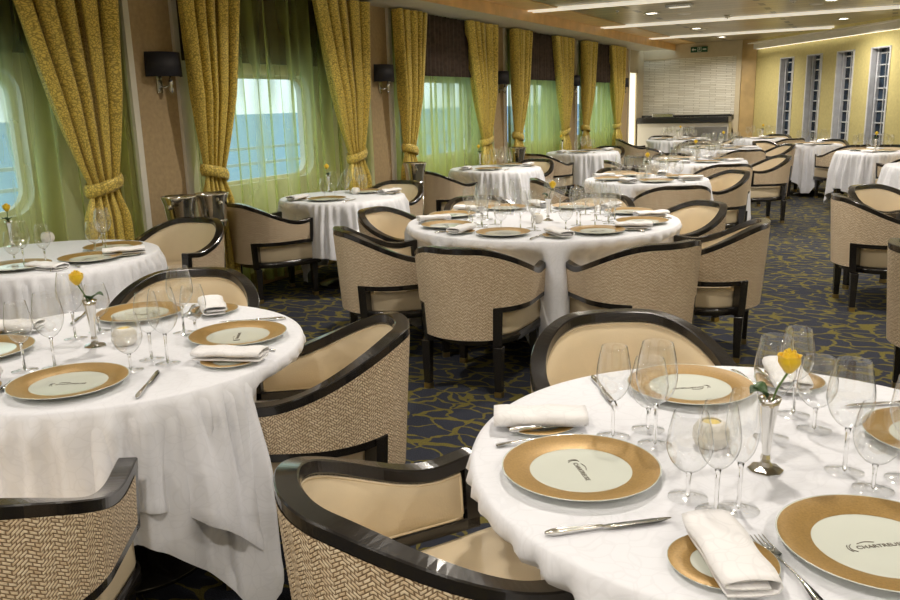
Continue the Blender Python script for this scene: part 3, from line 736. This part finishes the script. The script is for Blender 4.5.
ybar('trim_8',.1,TW-.6,.09,.13,2.40,2.50,M['trimw'],'white cornice in front of the cove strip')
ybar('trim_9',.1,TW-.6,.13,.26,2.50,2.52,M['trimw'],'upper ledge of the cornice')
# closing walls outside the frame
o=MB().box(4.5,4.7,-3.2,8.4,0,CZ).build('wall_east',M['yellow']); struct(o,'plain side wall')
o=MB().box(-5.1,4.6,-3.3,-3.2,0,2.8).build('wall_front',M['wallcream']); struct(o,'wall behind the viewer')
# ceiling strips, beams and fixtures
tn=10
for y in (1.1,4.1,7.1,10.1,13.1,16.1):
    s=MB().box(-4.04,1.6 if y>9 else 4.4,y-.09,y-.07,CZ-.03,CZ).box(-4.04,1.6 if y>9 else 4.4,y+.07,y+.09,CZ-.03,CZ)
    if y>15: s=MB().box(-4.04,-.9,y-.09,y-.07,CZ-.03,CZ).box(-4.04,-.9,y+.07,y+.09,CZ-.03,CZ)
    o=s.build('trim_%d'%tn,M['strip']); tn+=1; struct(o,'pair of slim lit strips across the ceiling')
def make_down():
    t=empty('recessed_downlight','','ceiling light')
    MB().lathe([(.075,-.001),(.11,-.003),(.112,-.008),(.085,-.010),(.072,-.004)],24).build('trim_ring',M['chrome'],t)
    MB().lathe([(.001,-.0045),(.073,-.0045)],20).build('lens',M['lamp'],t)
    return t
DL=make_down()
xs=(-2.9,-.7,1.5,3.4); ys=(-1.9,.2,2.6,5.6,8.6,11.6,14.6,17.0)
def region(x,y):
    return x < -2.42+(18.3-y)*.694-.35
nme={-1.9:'behind the viewer',.2:'above the viewer',2.6:'above the front tables',5.6:'above the big table in mid-room',8.6:'above the second big table',11.6:'above the third big table',14.6:'near the far tables',17.0:'before the stone wall'}
cn={-2.9:'window-side','x':0,-.7:'middle-row',1.5:'right-row',3.4:'far-right-row'}
for y in ys:
    for x in xs:
        if not region(x,y): continue
        place(DL,(x,y,CZ),0,'%s round recessed downlight in bronze ceiling, %s'%(cn[x],nme[y]))
        l=bpy.data.lights.new('downlight_lamp','AREA'); l.shape='DISK'; l.size=.15; l.energy={-1.9:28,.2:19,2.6:20,11.6:30,14.6:28,17.0:34,5.6:31}.get(y,38)*(.7 if x>0 and y>4 else 1); l.color=(1,.92,.82); l.spread=rad(150)
        lo=bpy.data.objects.new('downlight_lamp',l); COL.objects.link(lo); lo.location=(x,y,CZ-.02)
def fixture(name,lab,cat,x,y,mk): 
    t=empty(name,lab,cat,(x,y,CZ)); mk(t); return t
def spk(t):
    MB().lathe([(.001,-.012),(.075,-.012),(.09,-.004),(.092,0)],24).build('grille',M['plasticw'],t)
def smoke(t):
    MB().lathe([(.001,-.035),(.03,-.034),(.045,-.02),(.05,0)],20).build('housing',M['plasticw'],t); MB().lathe([(.001,-.045),(.012,-.043),(.014,-.034)],12).build('sensor',M['chrome'],t)
fixture('ceiling_speaker','round white ceiling speaker left of the first lit strips','speaker',-2.55,12.0,spk)
fixture('ceiling_speaker','round white ceiling speaker further towards the stone wall','speaker',-2.9,14.9,spk)
fixture('ceiling_speaker','round white ceiling speaker at upper right near the yellow wall','speaker',-.9,12.0,spk)
fixture('smoke_detector','small dome smoke detector between the lit strips','smoke detector',-2.1,12.7,smoke)
fixture('smoke_detector','small dome smoke detector above the right tables','smoke detector',-1.1,11.2,smoke)
fixture('sprinkler_head','tiny chrome sprinkler head beside the window cove','sprinkler',-3.2,11.0,lambda t:MB().lathe([(.001,-.04),(.012,-.038),(.004,-.03),(.006,-.01),(.03,-.004),(.032,0)],12).build('nozzle',M['chrome'],t))
em=MB(); 
t=empty('emergency_light','small rectangular emergency light fitting on the bronze ceiling','ceiling light',(-2.35,10.75,CZ)); MB().box(-.16,.16,-.07,.07,-.035,0).build('housing',M['chrome'],t,bevel=.006); MB().box(-.12,.12,-.045,.045,-.042,-.035).build('lens',M['strip'],t)

# ---------------------------------------------------------------- curtains
def drape(yt0,yt1,yc,hw,zt_,label,k,flip):
    t=empty('gold_drape',label,'curtain',(-4.56,yc,0)); n=220; nf=5
    rnd=random.Random(k*3+flip); ph=rnd.uniform(0,6); am=[rnd.uniform(.7,1.2) for _ in range(nf+2)]
    def fn(u,v):
        z=.02+(2.45-.02)*v
        if z>zt_:
            s=(z-zt_)/(2.45-zt_); e=s**.8; c0=yc-hw+(yt0-(yc-hw))*e; c1=yc+hw+(yt1-(yc+hw))*e; A=.024+.045*min(1,s*2.5)
            # outer edge bellies outward
            bel=.0*math.sin(PI*s); 
            if flip: c0-=bel
            else: c1+=bel
        else:
            s=(zt_-z)/zt_; c0=yc-hw*(1+.55*sst(0,.25,s)); c1=yc+hw*(1+.45*sst(0,.25,s)); A=.018+.035*sst(0,.25,s)
        w=u+.012*math.sin(2*PI*u*2+ph); i=int(min(nf,max(0,w*nf)))
        y=c0+(c1-c0)*w; ph2=2*PI*nf*w; 
        x=A*1.25*math.sin(ph2)*(1 if math.sin(ph2)>0 else .8)+A*.2*math.sin(2.3*ph2+1+ph)
        return Vector((x,y-yc-.20*(c1-c0)/nf*math.sin(2*ph2)*min(1,A/.05),z))
    MB().grid(fn,n,40,lambda u,v:(u*1.5+k*.37,(.02+2.43*v))).build('curtain_panel',M['drape'],t)
    tb=MB()
    def tie(u,v):
        a=2*PI*u; zz=zt_+.02*math.cos(a)*(1 if flip else -1)*1.5+(v-.5)*.085; q=.012*math.sin(PI*v)
        return Vector(((.062+q)*math.sin(a),(hw+.018+q)*math.cos(a),zz))
    tb.grid(tie,36,5,lambda u,v:(u*.5,v*.09)); tb.build('tieback',M['drape'],t,solid=.006)
    return t
BAY=['first','second','third','fourth','fifth']
for k,(yL,yR,P) in enumerate(WIN):
    W=empty('sheer_curtain','pale green translucent sheer curtain over the %s window'%BAY[k],'curtain',(-4.66,(yL+yR)/2,0))
    y0=yL+.03-(yL+yR)/2; y1=yR-.03-(yL+yR)/2
    nfo=17; rr=random.Random(k)
    q0,q1=rr.uniform(0,6),rr.uniform(0,6)
    def fs(u,v):
        ph=2*PI*nfo*(u+.01*math.sin(7*u+q0)); z=.04+2.41*v
        return Vector((.035*(math.sin(ph)+.4*math.sin(.43*ph+q1))*(1.1-.3*v),y0+(y1-y0)*u+.01*math.cos(ph),z))
    MB().grid(fs,220,10,lambda u,v:((y1-y0)*u*1.0+k*5,.04+2.4*v)).build('sheer_panel',M['sheer_dense' if k>=2 else 'sheer'],W)
    if k<2:
        o=MB().box(-.008,.008,y0+.02,y1-.02,1.86,2.46).build('roman_blind',M['valance']); o.location=(-4.77,(yL+yR)/2,0)
        tag(o,'dark brown raised blind behind the sheer at the %s window'%BAY[k],'blind')
    else:
        o=MB().grid(lambda u,v:Vector((.016*math.sin(2*PI*26*u)+.006*math.sin(61*u),y0+(y1-y0)*u,1.80+.66*v)),208,4).build('pleated_valance',M['valance'],solid=.004); o.location=(-4.605,(yL+yR)/2,0)
        tag(o,'dark brown pleated valance across the top of the %s window'%BAY[k],'valance')
    if k>0: drape(yL-.10,yL+.56,yL+.12,.105,1.02,'gold brocade drape tied back at the left side of the %s window'%BAY[k],k,False)
    drape(yR-1.0,yR-.10,yR-.42,.120,1.02,'gold brocade drape tied back at the right side of the %s window'%BAY[k],k,True)

# ---------------------------------------------------------------- wall sconces
def make_sconce():
    t=empty('wall_sconce','','wall lamp')
    sh=MB(); rs=[]
    for z in(1.745,1.915):
        k=1.05 if z<1.8 else 1.0
        rs.append([Vector((.015+.11*k*math.sin(a),.15*k*math.cos(a)*-1,z-1.83)) for a in lin(0,PI,20)])
    sh.rings(rs,cap=False,loop=False); sh.build('lamp_shade',M['shade'],t,solid=.004)
    MB().box(.0,.014,-.055,-.005,-.20,.02).build('back_plate',M['chrome'],t,bevel=.004)
    MB().tube([Vector((.01,-.03,-.15)),Vector((.04,-.01,-.16)),Vector((.07,.02,-.14)),Vector((.07,.02,-.04))],.008,8).build('arm',M['chrome'],t)
    MB().lathe([(.001,-.205),(.014,-.195),(.020,-.175),(.009,-.155),(.018,-.135),(.014,-.11),(.001,-.10)],12,(.07,.02)).build('finial',M['chrome'],t)
    return t
SCN=make_sconce()
for i,(a,b) in enumerate(PIL):
    y=(a+b)/2+.03 if i<5 else 16.55
    place(SCN,(-4.70,y+.03,1.815),0,['black half-drum wall sconce on the pillar left of the frame','large black wall sconce on the nearest tan pillar','black wall sconce on the second tan pillar','black wall sconce on the third tan pillar','black wall sconce on the fourth tan pillar','smallest black wall sconce, beside the bright far door'][i])

# ---------------------------------------------------------------- ice buckets
def make_bucket(black=False):
    t=empty('ice_bucket_stand','','ice bucket')
    MB().lathe([(.075,.62),(.080,.625),(.098,.80),(.104,.815),(.110,.84),(.112,.85),(.108,.852),(.100,.83),(.094,.80),(.076,.63),(.001,.625)],28).build('bucket',M['silver'],t)
    for s in(-1,1):
        MB().lathe([(.001,-.018),(.014,-.012),(.018,0),(.014,.012),(.001,.018)],12,(0,s*.125)).build('knob_handle',M['silver'],t)
    for o in [c for c in bpy.data.objects if c.parent==t and c.name.startswith('knob_handle')]: o.location=(0,0,.79)
    MB().tube([Vector((.088*math.cos(a),.088*math.sin(a),.66)) for a in lin(0,2*PI*23/24,23)],.006,6,closed=True).build('ring',M['silver'],t)
    for k in range(3):
        a=2*PI*k/3+.5; MB().tube([Vector((.088*math.cos(a),.088*math.sin(a),.66)),Vector((.075*math.cos(a),.075*math.sin(a),.3)),Vector((.13*math.cos(a),.13*math.sin(a),0.006))],.008,8).build('stand_leg',M['silver'],t)
    return t
IB=make_bucket()
place(IB,(-4.38,4.29,0),.3,'left silver ice bucket on stand before the nearest pillar',scale=(1.1,1.1,1.06))
place(IB,(-4.30,4.53,0),1.2,'right silver ice bucket on stand before the nearest pillar',scale=(1.1,1.1,1.06))
place(IB,(-4.32,7.55,0),.6,'silver ice bucket on dark stand before the second pillar',scale=(1.1,1.1,1.06))
place(IB,(-4.34,10.35,0),.2,'silver ice bucket on stand before the third pillar',scale=(1.1,1.1,1.06))

# ---------------------------------------------------------------- outside
o=MB().box(-3000,-9,-3000,6000,-14.2,-14).build('sea_surface',M['sea']); struct(o,'blue sea beyond the windows')
o=MB().box(-6.6,-5.0,-6,24,-.3,-.1).build('outer_deck',M['trimw']); struct(o,'narrow deck outside the windows')
t=empty('deck_railing','pale blue horizontal deck railing seen through the sheer curtains','railing',(-6.3,9,-.1))
for z in (.75,.98,1.15): MB().box(-.02,.02,-15,15,z,z+.03).build('rail_bar',M['rail'],t)
for j in range(11): MB().box(-.02,.02,-15+3*j,-14.95+3*j,0,1.16).build('post',M['rail'],t)

# ================================================================= TABLES
TR=(-.17,1.70); TL=(-2.14,1.75); T1=(-3.9,2.85); T2=(-4.02,5.78); T4=(-3.99,8.85); T5=(-3.95,11.9)
T3=(-1.88,4.87); T6=(-1.95,7.75); T7=(-1.95,10.15); T8=(-2.12,12.75); T9=(-3.35,15.6); T10=(-2.45,15.2)
nR='the front right table'; nL='the front left table'; n1='the leftmost window table'; n2='the second window table'; n4='the third window table'; n5='the farthest window table'
n3='the large mid-room table'; n6='the table behind the large one'; n7='the third mid-room table'; n8='the fourth mid-room table'; n9='the table before the stone wall'; n10='the fifth mid-room table'
RA=(.83,6.52); RB=(.50,9.75); RC=(-.12,12.0); RD=(-.93,13.7); RE=(-1.95,15.75)
nA='the right-edge table'; nB='the nearest yellow-wall table'; nC='the second yellow-wall table'; nD='the third yellow-wall table'; nE='the farthest yellow-wall table'
def C(c,R,ang,label,turn=0):
    chair_at(c,R,ang,label,turn=turn); return (ang,R)
chair(-.73,1.345,58,'foreground tub chair at the near left of the front right table, inner leather showing')
cR=[(214,.74),
    C(TR,.80,123,'tub chair behind the front right table, pale leather inside facing viewer')]
chair(-1.73,.965,120,'tub chair cut by lower left corner, woven back and cream seat')
cL=[(-60,.93),
    C(TL,.62,32,'tub chair at the right side of the front left table, arm towards the aisle'),
    C(TL,.83,121,'tub chair on the far side of the front left table, white leather inside')]
c1=[C(T1,1.00,97,'tub chair beside the ice buckets at the leftmost window table')]
c2=[C(T2,.68,-117,'tub chair with its back to the ice buckets at the second window table'),C(T2,.80,93,'tub chair on the far side of the second window table')]
c4=[C(T4,.74,-117,'tub chair on the near side of the third window table'),C(T4,.74,82,'tub chair on the far side of the third window table')]
c5=[C(T5,.78,-112,'dark-looking tub chair on the near side of the farthest window table'),C(T5,.72,82,'tub chair on the far side of the farthest window table')]
S8=[(-89,'near side'),(-39,'near right side'),(3,'right side'),(47,'far right side'),(90,'far side'),(135,'far left side'),(180,'left side'),(225,'near left side')]
c3=[C(T3,1.02 if a==3 else .99,a,'woven tub chair on the %s of %s'%(w_,n3)) for a,w_ in S8]
S4=[(-60,'near side'),(30,'right side'),(120,'far side'),(210,'left side')]
cm={}
for c,n_,R in((T6,n6,.76),(T7,n7,.78),(T8,n8,.76)):
    cm[n_]=[C(c,R-(.05 if c is T6 and a==30 else 0),a+(12 if c is T6 and a==30 else 0),'woven tub chair on the %s of %s'%(w_,n_)) for a,w_ in S4]
c9=[C(T9,.80,a,'small-looking tub chair on the %s of %s'%(w_,n9)) for a,w_ in((-60,'near side'),(20,'right side'),(120,'far side'),(200,'left side'))]
chair(.03,6.47,17,'woven tub chair standing alone in the aisle at the left of the right-edge table')
chair(.12,6.99,-38,'tub chair with tan leather inside behind the aisle chair at the right edge')
chair(.39,4.42,8,'tub chair cut by the right edge of the view')
cw={}
for c,n_ in((RB,nB),(RC,nC),(RD,nD),(RE,nE)):
    cw[n_]=[C(c,.70,-50,'tub chair on the near right of %s'%n_),C(c,.68,78,'tub chair on the wall side of %s'%n_)]
    if c is RD: cw[n_].append(C(c,.68,150,'tub chair on the left of %s'%n_))
table(TR,.60,'front right of the room',188,11,chairs=cR,mono=(.84,.27))
table(TL,.595,'front left of the room',-11,12,chairs=cL)
table(T1,.56,'left edge by the first window',-20,13,chairs=c1)
table(T2,.52,'by the second window',-30,14,under=False,chairs=c2)
table(T4,.52,'by the third window',-35,15,under=False,chairs=c4)
table(T5,.52,'by the fourth window',-40,16,under=False,chairs=c5)
table(T3,.84,'large one in mid-room',-70,17,chairs=c3)
table(T6,.56,'directly behind the large mid-room one',-15,18,under=False,chairs=cm[n6])
table(T7,.56,'third in the mid-room row',-15,19,under=False,chairs=cm[n7])
table(T8,.56,'fourth in the mid-room row',-15,20,under=False,chairs=cm[n8])
table(T9,.56,'before the stone wall',-50,21,under=False,chairs=c9)
table(RA,.60,'at the right edge',235,22,chairs=[(184,.80),(146,.85)])
for c,r,w_,s_ in((RB,.47,'nearest along the yellow wall',23),(RC,.42,'second along the yellow wall',24),(RD,.39,'third along the yellow wall',25),(RE,.42,'farthest along the yellow wall',26)): table(c,r,w_,-95,s_,under=False,chairs=cw[{23:nB,24:nC,25:nD,26:nE}[s_]])

# settings
gl0=()
setting(TR,.60,218,'near left place',nR,glasses=False)
setting(TR,.60,123,'far left place',nR,glasses=False)
setting(TR,.59,-56,'near right place',nR,glasses=False)
setting(TR,.60,33,'far right place',nR,glasses=False)
for key,x,y,d in(('white',-.477,1.665,'foremost of the trio by the far plate'),('red',-.383,1.658,'tallest, in front of the far plate'),('water',-.417,1.735,'short one behind the tallest pair'),
    ('water',-.269,1.441,'squat one beside the left plate'),('white',-.212,1.403,'standing over the folded napkin'),('flute',-.178,1.431,'narrow one left of the vase'),
    ('red',-.165,1.795,'behind the vase on its left'),('white',-.135,1.955,'directly behind the yellow rose'),('water',-.085,1.878,'short one right of the rose'),
    ('red',-.016,1.674,'large one right of the vase'),('water',.035,1.612,'squat one over the lettered right plate'),('white',.089,1.682,'cut by the right edge')):
    place(G[key],(x,y,TH),0,{'red':'large','white':'medium','water':'round','flute':'slim'}[key]+' clear glass on the front right table, '+d)
place(VS,(TR[0]+.014,TR[1]-.077,TH),.2,'silver bud vase in the middle of the front right table')
place(RO,(TR[0]+.014,TR[1]-.077,TH),.0,'large yellow rose in the vase on the front right table')
place(VO,(-.275,1.70,TH),0,'round white votive candle holder on the front right table')
for a,w_ in((-57,'near right place'),(35,'right-hand place'),(125,'far place'),(215,'left-hand place')): setting(TL,.60,a,w_,nL,glasses=False)
for key,x,y,d in(('white',-2.174,1.465,'at the left edge of the view'),('red',-2.115,1.52,'front left, beside the edge glass'),('red',-2.331,1.766,'left of the vase'),('water',-2.328,1.861,'right behind the vase'),
    ('water',-1.877,1.588,'in front of the votive holder'),('white',-1.903,1.691,'centre left of the right group'),('red',-1.826,1.68,'tallest in the right group'),('red',-2.04,1.961,'rear left by the white chair'),('water',-1.983,1.957,'rear right by the napkin')):
    place(G[key],(x,y,TH),0,{'red':'large','white':'medium','water':'round'}[key]+' clear glass on the front left table, '+d)
place(VS,(-2.195,1.73,TH),.5,'silver bud vase on the front left table')
place(RO,(-2.195,1.73,TH),PI*.95,'yellow rose leaning left in the vase on the front left table')
place(VO,(-2.115,1.78,TH),0,'round white votive holder beside the vase on the front left table')
for a,w_ in((-60,'near place'),(60,'far place'),(0,'aisle place')):
    setting(T1,.54,a,w_,n1,glasses=(a!=0),bread=a!=0,gl=(('red','large wine glass',.30,.02),('white','medium wine glass',.30,.11),('water','short-stemmed goblet',.24,-.05)))
def centre(c,tb,rot,dx=0,dy=0):
    place(VS,(c[0]+dx,c[1]+dy,TH),rot,'silver bud vase in the middle of '+tb)
    place(RO,(c[0]+dx,c[1]+dy,TH),rot,'yellow rose in the bud vase on '+tb)
    place(VO,(c[0]+dx-.03,c[1]+dy-.11,TH),0,'round white votive holder on '+tb)
place(VS,(-4.396,2.998,TH),0,'silver bud vase at the window side of the leftmost window table')
place(RO,(-4.396,2.998,TH),2,'small yellow rose against the first sheer curtain')
place(VO,(-4.35,3.20,TH),0,'round white votive holder on the leftmost window table')
glw=(('red','large wine glass',.24,.04),('white','medium wine glass',.22,.13),('water','short-stemmed goblet',.20,-.06))
for c,n_ in((T2,n2),(T4,n4),(T5,n5)):
    for a,w_ in((-80,'near place'),(80,'far place')):
        setting(c,.51,a,w_,n_,far=True,gl=glw,fork=False)
place(VS,(-4.35,6.05,TH),0,'silver bud vase on the second window table'); place(RO,(-4.35,6.05,TH),2,'yellow rose against the second sheer curtain'); place(VO,(-4.0,5.95,TH),0,'round white votive holder on the second window table')
place(VS,(-4.35,9.2,TH),0,'silver bud vase on the third window table'); place(RO,(-4.35,9.2,TH),2,'orange-yellow rose against the third sheer curtain')
place(VS,(-4.3,12.0,TH),0,'silver bud vase on the farthest window table'); place(RO,(-4.3,12.0,TH),2,'orange-yellow rose against the fourth sheer curtain')
SP8=[(a+dict(zip(range(8),(-0,0,0,0,0,0,0,0)))[i],w_.replace(' side',' seat')) for i,(a,w_) in enumerate(S8)]
for a,w_ in SP8: setting(T3,.835,a,w_,n3,fork=a in(-90,-45,225),gl=(('red','large wine glass',.42,.02),('white','medium wine glass',.44,.12),('water','short-stemmed goblet',.44,-.08),('flute','slim tall glass',.34,.06)))
glm=(('red','large wine glass',.25,.0),('white','medium wine glass',.27,.09),('water','short-stemmed goblet',.27,-.09),('flute','slim tall glass',.17,.05),('white','second medium glass',.16,-.05))
for c,n_ in((T6,n6),(T7,n7),(T8,n8),(T9,n9)):
    for a,w_ in((-60,'near place'),(30,'right place'),(120,'far place'),(210,'left place')): setting(c,.54,a,w_,n_,far=True,fork=False,knife=c is T6,bread=c is T6,gl=glm)
centre(T3,n3,.4,.05,-.02); centre(T6,n6,1.2,.02,-.06); centre(T7,n7,2); centre(T8,n8,0); centre(T9,n9,0)
for a,w_ in((195,'left place'),(140,'far left place'),(90,'far place')): setting(RA,.59,a,w_,nA,fork=False,far=True,gl=(('red','large wine glass',.22,.02),('white','medium wine glass',.24,.12),('water','short-stemmed goblet',.24,-.08)))
for c,n_ in((RB,nB),(RC,nC),(RD,nD),(RE,nE)):
    for a,w_ in((-40,'near place'),(140,'far place')): setting(c,.38,a,w_,n_,far=True,fork=False,knife=False,bread=False,gl=(('red','large wine glass',.12,.06),('white','medium wine glass',.14,.15),('water','short-stemmed goblet',.10,-.06)))
    if c is not RD: place(VS,(c[0]+.03,c[1]+.02,TH),0,'silver bud vase on '+n_); place(RO,(c[0]+.03,c[1]+.02,TH),1,'orange-yellow rose in the vase on '+n_)

# ================================================================= WORLD, CAMERA
w=bpy.data.worlds.new('world'); sc.world=w; w.use_nodes=True
bg=w.node_tree.nodes['Background']; bg.inputs[0].default_value=(.72,.88,1.0,1); bg.inputs[1].default_value=1.6
cam=bpy.data.cameras.new('camera'); co=bpy.data.objects.new('camera',cam); COL.objects.link(co)
cam.sensor_width=36; cam.lens=33.0; cam.clip_end=8000; cam.clip_start=.05
f=825.0
V=Vector((100,3500,f)).normalized(); Lv=Vector((438,-207,f)); Lv=(Lv-V*Lv.dot(V)).normalized(); Zc=-V; Xc=Lv.cross(Zc)
if Xc.x<0: Xc=-Xc
Rw=Matrix((Xc,Lv,Zc))          # world = Rw @ camera(x right, y down, z forward)
cx=Rw@Vector((1,0,0)); cy=Rw@Vector((0,-1,0)); cz=Rw@Vector((0,0,-1))
m4=Matrix(((cx.x,cy.x,cz.x,0),(cx.y,cy.y,cz.y,0),(cx.z,cy.z,cz.z,1.47),(0,0,0,1)))
co.matrix_world=m4; sc.camera=co
vs=sc.view_settings; vs.view_transform='Standard'; vs.look='None'; vs.exposure=0.10; vs.gamma=1.0; vs.use_curve_mapping=False
try:
    sc.cycles.transparent_max_bounces=40; sc.cycles.max_bounces=10; sc.cycles.caustics_reflective=False; sc.cycles.sample_clamp_indirect=6
except Exception: pass

# repeats share a group phrase
GROUPS={'tub_chair':'tub chairs around the dining tables','dining_table':'round dining tables','tablecloth':'white cloths on the dining tables','table_topper':'short overcloths on the large tables',
 'charger_plate':'gold-rimmed plates laid on the tables','bread_plate':'side plates laid on the tables','folded_napkin':'folded napkins laid on the tables','table_knife':'silver knives laid on the tables',
 'table_fork':'silver forks laid on the tables','butter_knife':'butter knives on the side plates','red_wine_glass':'large wine glasses on the tables','white_wine_glass':'medium wine glasses on the tables',
 'water_goblet':'short goblets on the tables','champagne_flute':'slim glasses on the tables','bud_vase':'silver bud vases on the tables','yellow_rose':'yellow roses in the bud vases','votive_holder':'votive holders on the tables',
 'wall_sconce':'black sconces on the window pillars','ice_bucket_stand':'ice buckets along the window wall','gold_drape':'gold drapes at the windows','sheer_curtain':'green sheers at the windows',
 'roman_blind':'brown blinds at the windows','pleated_valance':'brown valances at the windows','recessed_downlight':'recessed ceiling downlights','ceiling_speaker':'round ceiling speakers','smoke_detector':'ceiling smoke detectors'}
for o in bpy.data.objects:
    if o.parent is None and o.get('label') and o.get('category'):
        g=GROUPS.get(o.name.split('.')[0])
        if g: o['group']=g
